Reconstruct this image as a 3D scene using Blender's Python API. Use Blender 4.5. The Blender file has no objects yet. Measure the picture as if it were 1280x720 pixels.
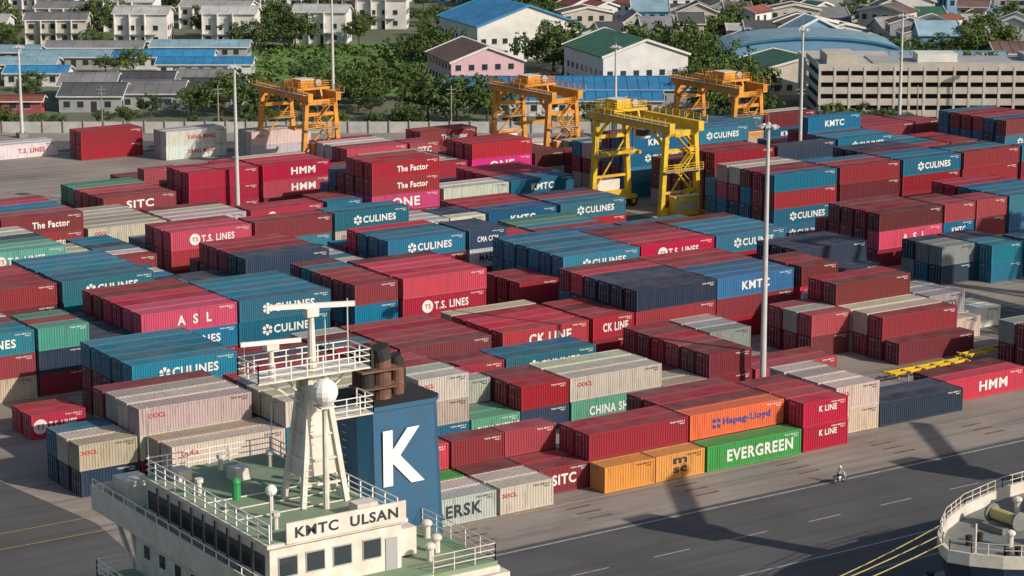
import bpy, math, random
from mathutils import Vector, Matrix
R = random.Random(7)
scene = bpy.context.scene
col = scene.collection
rad = math.radians

# ---------------------------------------------------------------- materials
def mat(name, c, rough=0.7, var=0.25, scale=0.6, c2=None, metal=0.0, bump=0.0, bscale=8.0, objvar=0.0, detail=5, stain=None):
    m = bpy.data.materials.new(name); m.use_nodes = True
    nt = m.node_tree; N = nt.nodes; L = nt.links
    b = N["Principled BSDF"]; b.inputs["Roughness"].default_value = rough
    b.inputs["Metallic"].default_value = metal
    geo = N.new("ShaderNodeNewGeometry")
    no = N.new("ShaderNodeTexNoise"); no.inputs["Scale"].default_value = scale; no.inputs["Detail"].default_value = detail
    no.inputs["Roughness"].default_value = 0.65
    L.new(geo.outputs["Position"], no.inputs["Vector"])
    cr = N.new("ShaderNodeValToRGB")
    cr.color_ramp.elements[0].position = 0.3; cr.color_ramp.elements[1].position = 0.7
    if c2 is None: c2 = tuple(x*(1-var) for x in c)
    cr.color_ramp.elements[0].color = (*c2, 1); cr.color_ramp.elements[1].color = (*c, 1)
    L.new(no.outputs["Fac"], cr.inputs["Fac"])
    out = cr.outputs["Color"]
    if stain:   # long tyre / oil marks running along the yard
        mp = N.new("ShaderNodeMapping"); mp.inputs["Scale"].default_value = (0.03, 0.9, 1.0); L.new(geo.outputs["Position"], mp.inputs["Vector"])
        n3 = N.new("ShaderNodeTexNoise"); n3.inputs["Scale"].default_value = 1.0; n3.inputs["Detail"].default_value = 8; L.new(mp.outputs[0], n3.inputs["Vector"])
        r3 = N.new("ShaderNodeMapRange"); r3.inputs["From Min"].default_value = 0.48; r3.inputs["From Max"].default_value = 0.7; r3.inputs["To Max"].default_value = stain
        L.new(n3.outputs["Fac"], r3.inputs["Value"]); mx = N.new("ShaderNodeMixRGB"); mx.inputs[2].default_value = (0.04,0.038,0.036,1)
        L.new(r3.outputs[0], mx.inputs[0]); L.new(out, mx.inputs[1]); out = mx.outputs[0]
        n4 = N.new("ShaderNodeTexNoise"); n4.inputs["Scale"].default_value = 0.35; n4.inputs["Detail"].default_value = 8; n4.inputs["Roughness"].default_value=0.7; L.new(geo.outputs["Position"], n4.inputs["Vector"])
        r4 = N.new("ShaderNodeMapRange"); r4.inputs["From Min"].default_value = 0.6; r4.inputs["From Max"].default_value = 0.75; r4.inputs["To Max"].default_value = stain
        L.new(n4.outputs["Fac"], r4.inputs["Value"]); mx4 = N.new("ShaderNodeMixRGB"); mx4.inputs[2].default_value = (0.05,0.045,0.04,1)
        L.new(r4.outputs[0], mx4.inputs[0]); L.new(out, mx4.inputs[1]); out = mx4.outputs[0]
    if objvar > 0:
        oi = N.new("ShaderNodeObjectInfo"); mr = N.new("ShaderNodeMapRange")
        mr.inputs["To Min"].default_value = 1-objvar; mr.inputs["To Max"].default_value = 1+objvar*0.6
        L.new(oi.outputs["Random"], mr.inputs["Value"])
        hs = N.new("ShaderNodeHueSaturation"); L.new(mr.outputs[0], hs.inputs["Value"]); L.new(out, hs.inputs["Color"])
        out = hs.outputs["Color"]
    L.new(out, b.inputs["Base Color"])
    if bump > 0:
        n2 = N.new("ShaderNodeTexNoise"); n2.inputs["Scale"].default_value = bscale
        L.new(geo.outputs["Position"], n2.inputs["Vector"])
        bp = N.new("ShaderNodeBump"); bp.inputs["Strength"].default_value = bump; bp.inputs["Distance"].default_value = 0.05
        L.new(n2.outputs["Fac"], bp.inputs["Height"]); L.new(bp.outputs[0], b.inputs["Normal"])
    return m

def container_mat():
    m = bpy.data.materials.new("container_paint"); m.use_nodes = True
    nt = m.node_tree; N = nt.nodes; L = nt.links; b = N["Principled BSDF"]
    b.inputs["Roughness"].default_value = 0.65
    b.inputs["Specular IOR Level"].default_value = 0.3
    oi = N.new("ShaderNodeObjectInfo"); geo = N.new("ShaderNodeNewGeometry")
    hs = N.new("ShaderNodeHueSaturation")
    mr = N.new("ShaderNodeMapRange"); mr.inputs["To Min"].default_value = 0.62; mr.inputs["To Max"].default_value = 1.06
    L.new(oi.outputs["Random"], mr.inputs["Value"]); L.new(mr.outputs[0], hs.inputs["Value"]); L.new(oi.outputs["Color"], hs.inputs["Color"])
    ms = N.new("ShaderNodeMath"); ms.operation='MULTIPLY'; ms.inputs[1].default_value=7.31; L.new(oi.outputs["Random"], ms.inputs[0])
    fr = N.new("ShaderNodeMath"); fr.operation='FRACT'; L.new(ms.outputs[0], fr.inputs[0])
    rs = N.new("ShaderNodeMapRange"); rs.inputs["To Min"].default_value=0.86; rs.inputs["To Max"].default_value=1.02; L.new(fr.outputs[0], rs.inputs["Value"]); L.new(rs.outputs[0], hs.inputs["Saturation"])
    # vertical run-off grime
    mp = N.new("ShaderNodeMapping"); mp.inputs["Scale"].default_value = (2.2, 2.2, 0.35)
    L.new(geo.outputs["Position"], mp.inputs["Vector"])
    n1 = N.new("ShaderNodeTexNoise"); n1.inputs["Scale"].default_value = 1.0; n1.inputs["Detail"].default_value = 6; n1.inputs["Roughness"].default_value = 0.7
    L.new(mp.outputs[0], n1.inputs["Vector"])
    r1 = N.new("ShaderNodeMapRange"); r1.inputs["From Min"].default_value = 0.5; r1.inputs["From Max"].default_value = 0.78; r1.inputs["To Max"].default_value = 0.6
    L.new(n1.outputs["Fac"], r1.inputs["Value"])
    mx = N.new("ShaderNodeMixRGB"); mx.inputs[2].default_value = (0.08, 0.05, 0.04, 1)
    L.new(r1.outputs[0], mx.inputs[0]); L.new(hs.outputs[0], mx.inputs[1])
    # dusty, patchy roof
    sep = N.new("ShaderNodeSeparateXYZ"); L.new(geo.outputs["Normal"], sep.inputs[0])
    n2 = N.new("ShaderNodeTexNoise"); n2.inputs["Scale"].default_value = 0.45; n2.inputs["Detail"].default_value = 6
    L.new(geo.outputs["Position"], n2.inputs["Vector"])
    r2 = N.new("ShaderNodeMapRange"); r2.inputs["From Min"].default_value = 0.35; r2.inputs["From Max"].default_value = 0.72; r2.inputs["To Min"].default_value = 0.04; r2.inputs["To Max"].default_value = 0.38
    L.new(n2.outputs["Fac"], r2.inputs["Value"])
    st = N.new("ShaderNodeMath"); st.operation = 'GREATER_THAN'; st.inputs[1].default_value = 0.6; L.new(sep.outputs["Z"], st.inputs[0])
    mu = N.new("ShaderNodeMath"); mu.operation = 'MULTIPLY'; L.new(st.outputs[0], mu.inputs[0]); L.new(r2.outputs[0], mu.inputs[1])
    mx2 = N.new("ShaderNodeMixRGB"); mx2.inputs[2].default_value = (0.27, 0.2, 0.17, 1)
    L.new(mu.outputs[0], mx2.inputs[0]); L.new(mx.outputs[0], mx2.inputs[1])
    L.new(mx2.outputs[0], b.inputs["Base Color"])
    return m

MC = container_mat()
M_white = mat("white_paint", (0.78,0.78,0.76), 0.5, 0.1)
M_letter = mat("letter_white", (0.74,0.74,0.72), 0.6, 0.25, 1.5)
M_dark = mat("letter_dark", (0.02,0.025,0.04), 0.6, 0.1)
M_redl = mat("letter_red", (0.45,0.03,0.03), 0.6, 0.1)
M_bluel = mat("letter_blue", (0.02,0.06,0.28), 0.6, 0.1)
M_steel = mat("galvanised_steel", (0.42,0.43,0.44), 0.5, 0.2, 1.0, metal=0.3)
M_pole = mat("pole_paint", (0.55,0.56,0.55), 0.5, 0.2, 1.0)
M_black = mat("black_rubber", (0.02,0.02,0.02), 0.8, 0.2)
M_glass = mat("dark_glass", (0.03,0.045,0.055), 0.12, 0.2)
M_asphalt = mat("asphalt", (0.1,0.098,0.1), 0.9, 0.3, 0.09, c2=(0.065,0.065,0.07), bump=0.3, bscale=6, detail=9, stain=0.5)
M_conc = mat("yard_concrete", (0.33,0.285,0.25), 0.9, 0.3, 0.07, c2=(0.19,0.165,0.15), bump=0.2, bscale=4, detail=10, stain=0.5)
M_quay = mat("quay_concrete", (0.28,0.26,0.24), 0.9, 0.3, 0.2)
M_line = mat("road_paint", (0.55,0.55,0.53), 0.8, 0.5, 1.5, c2=(0.2,0.2,0.2), detail=9)
M_yline = mat("road_paint_yellow", (0.55,0.4,0.08), 0.8, 0.5, 1.5, c2=(0.25,0.2,0.1), detail=9)
M_grass = mat("grass_field", (0.13,0.25,0.045), 0.95, 0.3, 0.05, c2=(0.06,0.13,0.025), detail=10)
M_ground = mat("city_ground", (0.17,0.17,0.12), 0.95, 0.3, 0.02, c2=(0.07,0.1,0.045), detail=10)
M_water = mat("harbour_water", (0.03,0.05,0.045), 0.08, 0.2, 0.05, bump=0.6, bscale=0.8)
M_crY = mat("crane_yellow", (0.74,0.5,0.02), 0.5, 0.3, 0.7, c2=(0.48,0.3,0.03))
M_crO = mat("crane_orange", (0.72,0.32,0.03), 0.5, 0.4, 0.5, c2=(0.4,0.16,0.03))
M_crB = mat("crane_blue", (0.05,0.2,0.4), 0.5, 0.3, 0.7)
M_gdeck = mat("green_deck_paint", (0.14,0.25,0.14), 0.7, 0.3, 0.5, c2=(0.25,0.28,0.2), detail=9)
M_shipw = mat("ship_white", (0.72,0.7,0.66), 0.5, 0.2, 0.8, c2=(0.52,0.46,0.38), detail=9)
M_funnel = mat("funnel_blue", (0.015,0.1,0.2), 0.45, 0.2, 0.6, c2=(0.02,0.075,0.15), detail=8)
M_hull = mat("hull_paint", (0.03,0.05,0.1), 0.5, 0.3, 0.4)
M_rust = mat("rusty_exhaust", (0.25,0.11,0.07), 0.85, 0.4, 1.0, c2=(0.08,0.05,0.04))
M_rope = mat("mooring_rope", (0.6,0.5,0.2), 0.9, 0.2)
M_deck2 = mat("grey_deck", (0.2,0.21,0.2), 0.8, 0.3, 0.8)
M_skin = mat("skin", (0.35,0.2,0.13), 0.6, 0.1)
M_cloth = mat("work_clothes", (0.5,0.5,0.48), 0.9, 0.2)
M_jean = mat("dark_trousers", (0.04,0.05,0.09), 0.9, 0.2)
M_red = mat("red_paint", (0.5,0.03,0.03), 0.4, 0.2)

# ---------------------------------------------------------------- mesh builder
class MB:
    def __init__(s): s.v=[]; s.f=[]; s.m=[]; s.mats=[]
    def mi(s, m):
        if m not in s.mats: s.mats.append(m)
        return s.mats.index(m)
    def poly(s, pts, m):
        n=len(s.v); s.v.extend([tuple(p) for p in pts]); s.f.append(tuple(range(n,n+len(pts)))); s.m.append(s.mi(m))
    def box(s, x0,x1,y0,y1,z0,z1, m):
        n=len(s.v); k=s.mi(m)
        s.v.extend([(x0,y0,z0),(x1,y0,z0),(x1,y1,z0),(x0,y1,z0),(x0,y0,z1),(x1,y0,z1),(x1,y1,z1),(x0,y1,z1)])
        for f in [(0,3,2,1),(4,5,6,7),(0,1,5,4),(1,2,6,5),(2,3,7,6),(3,0,4,7)]:
            s.f.append(tuple(n+i for i in f)); s.m.append(k)
    def beam(s, p, q, w, h, m):
        p=Vector(p); q=Vector(q); d=(q-p).normalized()
        up=Vector((0,0,1)) if abs(d.z)<0.95 else Vector((0,1,0))
        a=d.cross(up).normalized()*w/2; b=a.cross(d).normalized()*h/2
        n=len(s.v); k=s.mi(m)
        for c in (p,q):
            for t in (-a-b, a-b, a+b, -a+b): s.v.append(tuple(c+t))
        for f in [(0,1,2,3),(7,6,5,4),(0,4,5,1),(1,5,6,2),(2,6,7,3),(3,7,4,0)]:
            s.f.append(tuple(n+i for i in f)); s.m.append(k)
    def cyl(s, p, q, r0, r1, m, n=10):
        p=Vector(p); q=Vector(q); d=(q-p).normalized()
        up=Vector((0,0,1)) if abs(d.z)<0.95 else Vector((0,1,0))
        a=d.cross(up).normalized(); b=a.cross(d).normalized()
        k0=len(s.v); k=s.mi(m)
        for c,r in ((p,r0),(q,r1)):
            for i in range(n):
                t=2*math.pi*i/n; s.v.append(tuple(c+(a*math.cos(t)+b*math.sin(t))*r))
        for i in range(n):
            j=(i+1)%n; s.f.append((k0+i,k0+j,k0+n+j,k0+n+i)); s.m.append(k)
        s.f.append(tuple(k0+i for i in reversed(range(n)))); s.m.append(k)
        s.f.append(tuple(k0+n+i for i in range(n))); s.m.append(k)
    def ball(s, c, r, m, nu=14, nv=9, sz=1.0):
        k0=len(s.v); k=s.mi(m)
        for j in range(nv+1):
            ph=math.pi*j/nv
            for i in range(nu):
                t=2*math.pi*i/nu
                s.v.append((c[0]+r*math.sin(ph)*math.cos(t), c[1]+r*math.sin(ph)*math.sin(t), c[2]+r*sz*math.cos(ph)))
        for j in range(nv):
            for i in range(nu):
                a=k0+j*nu+i; b=k0+j*nu+(i+1)%nu
                s.f.append((a,a+nu,b+nu,b)); s.m.append(k)
    def prism(s, pts, z0, z1, m, mtop=None):
        n=len(pts)
        s.poly([(p[0],p[1],z1) for p in pts], mtop or m)
        s.poly([(p[0],p[1],z0) for p in reversed(pts)], m)
        for i in range(n):
            a=pts[i]; b=pts[(i+1)%n]
            s.poly([(a[0],a[1],z0),(b[0],b[1],z0),(b[0],b[1],z1),(a[0],a[1],z1)], m)
    def rail(s, pts, m, h=1.1, step=1.6, r=0.045, bars=3, closed=False):
        if closed: pts=list(pts)+[pts[0]]
        for a,b in zip(pts[:-1],pts[1:]):
            a=Vector(a); b=Vector(b); L=(b-a).length; n=max(1,int(round(L/step)))
            for i in range(n+1):
                p=a.lerp(b,i/n); s.beam(p, p+Vector((0,0,h)), r*1.2, r*1.2, m)
            for k in range(1,bars+1):
                z=Vector((0,0,h*k/bars)); s.beam(a+z,b+z,r,r,m)
    def mesh(s, name):
        me=bpy.data.meshes.new(name); me.from_pydata(s.v,[],s.f)
        for m in s.mats: me.materials.append(m)
        me.polygons.foreach_set("material_index", s.m); me.update(); return me
    def obj(s, name, loc=(0,0,0), rot=0):
        return link(name, s.mesh(name), loc, rot)
def link(name, me, loc=(0,0,0), rot=0, scale=None):
    o=bpy.data.objects.new(name, me); o.location=loc; o.rotation_euler=(0,0,rot)
    if scale: o.scale=scale
    col.objects.link(o); return o

# ---------------------------------------------------------------- lettering
_tc={}
def text_geo(txt):
    if txt in _tc: return _tc[txt]
    cu=bpy.data.curves.new("t",'FONT'); cu.body=txt; cu.resolution_u=3; cu.offset=0.03; cu.space_character=1.12
    o=bpy.data.objects.new("t",cu); col.objects.link(o)
    bpy.context.view_layer.update()
    me=bpy.data.meshes.new_from_object(o.evaluated_get(bpy.context.evaluated_depsgraph_get()))
    vs=[tuple(v.co) for v in me.vertices]; fs=[tuple(p.vertices) for p in me.polygons]
    bpy.data.objects.remove(o); bpy.data.curves.remove(cu); bpy.data.meshes.remove(me)
    xs=[v[0] for v in vs]; ys=[v[1] for v in vs]
    x0,x1,y0,y1=min(xs),max(xs),min(ys),max(ys)
    vs=[((v[0]-x0)/(x1-x0)-0.5,(v[1]-y0)/(y1-y0)-0.5) for v in vs]
    _tc[txt]=(vs,fs); return _tc[txt]
def add_text(mb, txt, origin, ux, uz, w, h, m):
    vs,fs=text_geo(txt); o=Vector(origin); ux=Vector(ux); uz=Vector(uz)
    n=len(mb.v); k=mb.mi(m)
    for a,b in vs: mb.v.append(tuple(o+ux*a*w+uz*b*h))
    for f in fs: mb.f.append(tuple(n+i for i in f)); mb.m.append(k)

# ---------------------------------------------------------------- containers
W=2.44
def container_base(L,H):
    mb=MB(); m=MC
    p=0.15
    for x in (0,L-p):
        for y in (0,W-p): mb.box(x,x+p,y,y+p,0,H,m)
    for y in (0,W-0.09):
        mb.box(p,L-p,y,y+0.09,H-0.11,H-0.001,m); mb.box(p,L-p,y,y+0.09,0.02,0.17,m)
    for x in (0.002,L-0.112):
        mb.box(x,x+0.11,p,W-p,H-0.13,H-0.002,m); mb.box(x,x+0.11,p,W-p,0.02,0.17,m)
    k=int((L-2*p)/0.29); st=(L-2*p)/k
    for side in (0,1):
        def Y(d): return d if side==0 else W-d
        prof=[]
        for i in range(k):
            x=p+i*st
            prof+= [(x,0.02),(x+st*0.28,0.02),(x+st*0.5,0.075),(x+st*0.78,0.075)]
        prof.append((L-p,0.02))
        for a,b in zip(prof[:-1],prof[1:]):
            q=[(a[0],Y(a[1]),0.17),(b[0],Y(b[1]),0.17),(b[0],Y(b[1]),H-0.11),(a[0],Y(a[1]),H-0.11)]
            if side: q.reverse()
            mb.poly(q,m)
    k2=int((L-2*p)/0.42); st=(L-2*p)/k2; prof=[]
    for i in range(k2):
        x=p+i*st; prof+=[(x,H-0.02),(x+st*0.4,H-0.02),(x+st*0.5,H-0.05),(x+st*0.9,H-0.05)]
    prof.append((L-p,H-0.02))
    for a,b in zip(prof[:-1],prof[1:]):
        mb.poly([(a[0],0.09,a[1]),(b[0],0.09,b[1]),(b[0],W-0.09,b[1]),(a[0],W-0.09,a[1])],m)
    k3=8; st=(W-2*p)/k3; prof=[]
    for i in range(k3):
        y=p+i*st; prof+=[(y,0.02),(y+st*.28,0.02),(y+st*.5,0.07),(y+st*.78,0.07)]
    prof.append((W-p,0.02))
    for a,b in zip(prof[:-1],prof[1:]):
        mb.poly([(L-a[1],a[0],0.17),(L-b[1],b[0],0.17),(L-b[1],b[0],H-0.13),(L-a[1],a[0],H-0.13)],m)
    mb.box(0.03,0.06,p,W/2-0.02,0.17,H-0.13,m); mb.box(0.03,0.06,W/2+0.02,W-p,0.17,H-0.13,m)
    for i in range(4):
        z=0.45+i*(H-0.8)/3.3; mb.box(0.015,0.03,p+0.05,W/2-0.07,z,z+0.3,m); mb.box(0.015,0.03,W/2+0.07,W-p-0.05,z,z+0.3,m)
    for y in (0.42,0.92,1.52,2.02):
        mb.cyl((-0.015,y,0.1),(-0.015,y,H-0.08),0.024,0.024,M_steel,6)
        mb.box(-0.03,0.0,y-0.02,y+0.22,1.15,1.2,M_steel)
    for x in (-0.006,L-0.17):
        for y in (-0.006,W-0.17):
            for z in (-0.0,H-0.115): mb.box(x,x+0.176,y,y+0.176,z,z+0.118,m)
    return mb

def rosette(mb, cx, cz, r, ux, org, m):
    o=Vector(org); ux=Vector(ux)
    for i in range(6):
        t0=math.pi/3*i+0.12; t1=math.pi/3*(i+1)-0.12; tm=(t0+t1)/2
        pts=[]
        for (rr,t) in ((0.3,tm-0.25),(0.75,t0),(1.0,t0+0.15),(1.0,t1-0.15),(0.75,t1),(0.3,tm+0.25)):
            pts.append(o+ux*(cx+math.cos(t)*r*rr)+Vector((0,0,cz+math.sin(t)*r*rr)))
        mb.poly(pts,m)
def disc(mb,cx,cz,r,ux,org,m):
    o=Vector(org); ux=Vector(ux); n=20
    mb.poly([o+ux*(cx+math.cos(2*math.pi*i/n)*r)+Vector((0,0,cz+math.sin(2*math.pi*i/n)*r)) for i in range(n)],m)

BLUE=(0.0,0.17,0.29); CRIM=(0.5,0.006,0.055); DRED=(0.33,0.014,0.032); MAR=(0.19,0.02,0.03); NAVY=(0.018,0.045,0.1)
CREAM=(0.55,0.5,0.41); GREY=(0.34,0.36,0.37)
CODES={
 'C':(BLUE,[("CULINES",0.6,0.5,5.4,1.0,M_letter)],('ros',0,0.68)),
 'b':(BLUE,[],None),'a':(CRIM,[],None),'r':(DRED,[],None),'m':(MAR,[],None),'n':(NAVY,[],None),
 'T':(CRIM,[("T.S. LINES",0.58,0.5,5.0,1.0,M_letter)],('ts',0,0.8)),
 'G':((0.12,0.42,0.3),[("T.S. LINES",0.55,0.5,5.2,0.95,M_letter)],('ts',0,0.7)),
 'g':((0.06,0.28,0.2),[],None),'o':(CREAM,[("OOCL",0.16,0.68,1.9,0.5,M_redl)],None),'w':((0.6,0.58,0.54),[],None),
 'E':((0.01,0.42,0.055),[("EVERGREEN",0.56,0.5,8.6,1.25,M_letter)],None),
 'H':((0.72,0.12,0.02),[("Hapag-Lloyd",0.6,0.5,6.2,0.95,M_bluel)],('sq',-4.1,0.6)),
 'M':((0.6,0.31,0.05),[("m",0.5,0.7,1.7,0.7,M_dark),("sc",0.5,0.34,1.7,0.7,M_dark)],None),'y':((0.6,0.31,0.05),[],None),
 'K':(CRIM,[("K LINE",0.55,0.66,3.9,0.75,M_letter)],None),
 'k':((0.0,0.13,0.3),[("KMTC",0.5,0.5,4.4,1.1,M_letter)],None),
 'A':((0.54,0.006,0.09),[("A  S  L",0.55,0.5,4.4,1.15,M_letter)],None),
 'L':((0.48,0.01,0.035),[("CK LINE",0.55,0.5,6.0,1.25,M_letter)],None),
 'S':(DRED,[("SITC",0.5,0.5,4.6,1.25,M_letter)],None),'s':((0.02,0.18,0.33),[("SITC",0.5,0.5,4.6,1.25,M_letter)],None),
 'F':(DRED,[("The Factor",0.6,0.5,5.6,0.95,M_letter)],None),
 'O':((0.68,0.02,0.22),[("ONE",0.5,0.5,5.0,1.5,M_letter)],None),
 'h':((0.52,0.01,0.055),[("HMM",0.6,0.5,4.4,1.15,M_letter)],None),
 'Y':((0.62,0.59,0.55),[("YANG MING",0.58,0.5,5.6,0.8,M_redl)],None),
 't':((0.62,0.59,0.55),[("T.S. LINES",0.58,0.5,5.2,0.9,M_redl)],None),
 'x':((0.45,0.45,0.44),[("MAERSK",0.6,0.5,6.6,1.25,M_dark)],None),
 'c':((0.42,0.43,0.44),[("COSCO",0.5,0.5,5.2,1.0,M_dark)],None),
 'P':((0.1,0.33,0.24),[("CHINA SHIPPING",0.55,0.5,8.6,1.0,M_letter)],None),
 'e':(GREY,[],None),'d':((0.02,0.06,0.13),[("CMA CGM",0.5,0.5,5.4,0.9,M_letter)],None),
}
_cm={}
def cmesh(L,H,code):
    key=(L,H,code if CODES[code][1] else ('_L' if code in 'wey' else '_'))
    if key in _cm: return _cm[key]
    mb=container_base(L,H); c,txts,logo=CODES[code]
    dark=code in 'owYtxcMey'
    idm=M_dark if dark else M_letter
    kx=1.0 if L>7 else 0.62
    for side in (0,1):
        org=(0,0.008,0) if side==0 else (L,W-0.008,0); ux=(1,0,0) if side==0 else (-1,0,0)
        o=Vector(org); U=Vector(ux)
        def T(t,cx,cz,w,h,m): add_text(mb,t,o+U*cx+Vector((0,0,cz)),U,(0,0,1),w,h,m)
        T("TGHU 482913 4",L-1.35,H*0.87,1.9,0.17,idm)
        T("45G1",L-0.75,H*0.78,0.6,0.15,idm)
        for (t,cx,cz,w,h,m) in txts:
            ww=w*kx if w>2 else w
            T(t,L*cx,H*cz,ww,h*(0.85 if L<7 else 1),m)
        if logo:
            t0=txts[0]; xl=L*t0[1]-t0[3]*kx/2-0.85*logo[2]-0.3
            if logo[0]=='ros': rosette(mb,xl,H*0.5,logo[2],ux,org,M_letter)
            if logo[0]=='ts':
                disc(mb,xl,H*0.5,logo[2],ux,org,M_letter)
                add_text(mb,"TS",Vector((0,-0.004 if side==0 else 0.004,0))+o+U*xl+Vector((0,0,H*0.5)),U,(0,0,1),0.9,0.6,M_redl)
            if logo[0]=='sq':
                for a in range(2):
                    for b2 in range(2):
                        cx=xl-0.3+a*0.6; cz=H*0.5-0.3+b2*0.6
                        mb.poly([o+U*(cx-0.24)+Vector((0,0,cz-0.1)),o+U*(cx+0.14)+Vector((0,0,cz-0.24)),o+U*(cx+0.24)+Vector((0,0,cz+0.1)),o+U*(cx-0.14)+Vector((0,0,cz+0.24))],M_bluel)
    add_text(mb,"TGHU 482913",(-0.012+0.02,W-0.75,H*0.86),(0,-1,0),(0,0,1),0.9,0.12,idm)
    _cm[key]=mb.mesh("container_mesh"); return _cm[key]

def place(x,y,z,L,H,code):
    o=link("shipping_container",cmesh(L,H,code),(x+R.uniform(-.09,.09),y+R.uniform(-.07,.07),z),R.uniform(-.004,.004))
    c=CODES[code][0]; j=[R.uniform(0.85,1.1) for _ in range(3)]
    o.color=(min(1,c[0]*j[0]),min(1,c[1]*j[1]),min(1,c[2]*j[2]),1)
RP=2.76
PAL="rrrrmmmmmaaabbbbCCnnnnoowwgeeTkrrmC"
def blockY(b): return 173.0+21.5*(b-1)
def ok(x,y): return 0.559*x+0.829*y<424
def stack(x,y,L,H,s):
    for i,c in enumerate(s):
        if c!=' ': place(x,y,0.02+i*(H+0.012),L,H,c)
def bay(b,x,size,r0,rows,nr=6,fill=True,pal=PAL):
    L=12.192 if size==40 else 6.058
    H=2.59
    Y=blockY(b); last=None
    for i in range(r0,nr):
        k=i-r0
        if k<len(rows): s=rows[k]
        elif not fill: break
        else:
            n=max(1,len(last)+R.choice([0,0,0,-1]))
            s=''
            for t in range(n):
                s+= last[t] if (t<len(last) and R.random()<0.5) else R.choice(pal)
        if s and ok(x,Y+i*RP): stack(x,Y+i*RP,L,H,s)
        if s: last=s
        elif last is None: last='m'
def auto(b,x0,x1,n0,n1,pal=PAL,nr=6):
    x=x0
    while x+12<x1:
        if R.random()<0.06: x+=12.9; continue
        n=R.randint(n0,n1); rows=[''.join(R.choice(pal) for _ in range(n))]
        if R.random()<0.72: bay(b,x,40,0,rows,nr,pal=pal)
        else:
            bay(b,x,20,0,rows,nr,pal=pal); bay(b,x+6.12,20,0,[''.join(R.choice(pal) for _ in range(max(1,n-R.randint(0,1))))],nr,pal=pal)
        x+=12.75
# B1
bay(1,102.7,40,0,['x','w','E','ma'],4); bay(1,115.3,20,0,['o','w','m','mm'],4)
bay(1,121.5,20,1,['S','S','mr'],4); bay(1,127.5,20,0,['y'],fill=False); bay(1,133.7,20,0,['M'],fill=False)
bay(1,127.6,40,1,['rr','rr'],3); bay(1,140.1,40,0,['E','mH','rr','mr','rm'],5)
bay(1,152.6,20,0,['KK','rr','rr','am'],4); bay(1,159.4,20,1,['oo','oo','oo','ow'],fill=False)
bay(1,165.7,40,1,['n','n'],fill=False); bay(1,178.2,40,2,['h','m'],fill=False); bay(1,197,40,1,['mr','rr','mm'])
# B2
bay(2,85.0,20,2,['no','no','nb'],5); bay(2,92.0,40,0,['oo','bo'],fill=False); bay(2,91.3,40,2,['roo','roo','mro','mmm'])
bay(2,104.4,40,0,['rCo','rCo','rmo','rCn','mmr']); bay(2,119.7,20,0,['boo','oow','mrr','rrr'],5)
bay(2,126.1,20,0,['P','P','rw','ra','rr'],5); bay(2,132.4,20,0,['nr','nr','mm'],3); bay(2,138.7,40,0,['Po','oo','oo'],3)
bay(2,137.8,40,4,['rC','bC'],6); bay(2,131.5,20,4,['mr','mm'],6)
bay(2,151.2,20,0,['o','o','r','r','m','m']); bay(2,157.6,20,0,['rm','mm','mr','mr','mm']); bay(2,164.3,40,0,['r','r'],fill=False); bay(2,164.3,20,3,['me','me','mo'])
bay(2,186,40,0,['m','mr','ro','oo','mrm','mmr']); bay(2,179.7,20,3,['mr','ro','mr'],fill=False); bay(2,198.8,20,2,['o','oc','cc','mc']); bay(2,205.2,20,3,['w','w'],fill=False)
# B3
bay(3,89.0,20,2,['T','r'],fill=False); bay(3,98.1,40,0,['mrC','rmC','nnC','mmC'],5); bay(3,111,40,0,['mr','rm','rn','mr'],5); bay(3,124,20,0,['mr','rr'],5)
bay(3,130.6,40,0,['rm','mr','rr','mr'],5); bay(3,144.3,40,0,['rL','rL','ma','rr','mo'],5); bay(3,157.2,20,0,['rL','rL','mm','rr'],5)
bay(3,163.6,40,0,['mrn','rrn','rnn','bnn']); bay(3,176.0,40,0,['rrk','rrk','mrk','rkr']); bay(3,189.4,20,0,['kTm','kmr','mrm']); bay(3,195.8,40,2,['nn','nnn','nnn','nnn'])
bay(3,222,20,3,['ne','be','en']); bay(3,228.6,20,2,['bb','bb','bn']); bay(3,236,40,1,['Cb','bb','bn'])
# B4
bay(4,71,40,0,['orm','nrr']); bay(4,84,40,0,['orC','rnC','mrr']); bay(4,96.6,20,0,['rng','rnr','mmg']); bay(4,102.8,20,0,['on','on','nn'])
bay(4,109.1,40,0,['rCA','rCA','mba','rra','mmm','mmr']); bay(4,121.6,40,0,['rCC','rCC','bbC','bbb','nbb'])
bay(4,137.2,20,0,['gbr','mbr','rrr','mmr']); bay(4,144.0,40,0,['rTa','mTa','rra','mra','mmm']); bay(4,161.3,20,0,['mr','mr','rr'])
bay(4,168.0,40,0,['CCC','CCC','bCC','bCb','bbb']); bay(4,180.5,40,0,['rrT','rnT','mrT','mmm'],5); bay(4,193.2,40,0,['mrC','mrC','rnb','nnC'],5)
bay(4,222.5,40,0,['rAm','mmr','mrm','mmm']); bay(4,235.2,20,0,['bkr','mkr']); bay(4,241.6,20,0,['rrr','mrr']); bay(4,248.3,40,0,['kkC','nbC','bbb']); bay(4,261,40,0,['krb'])
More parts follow.
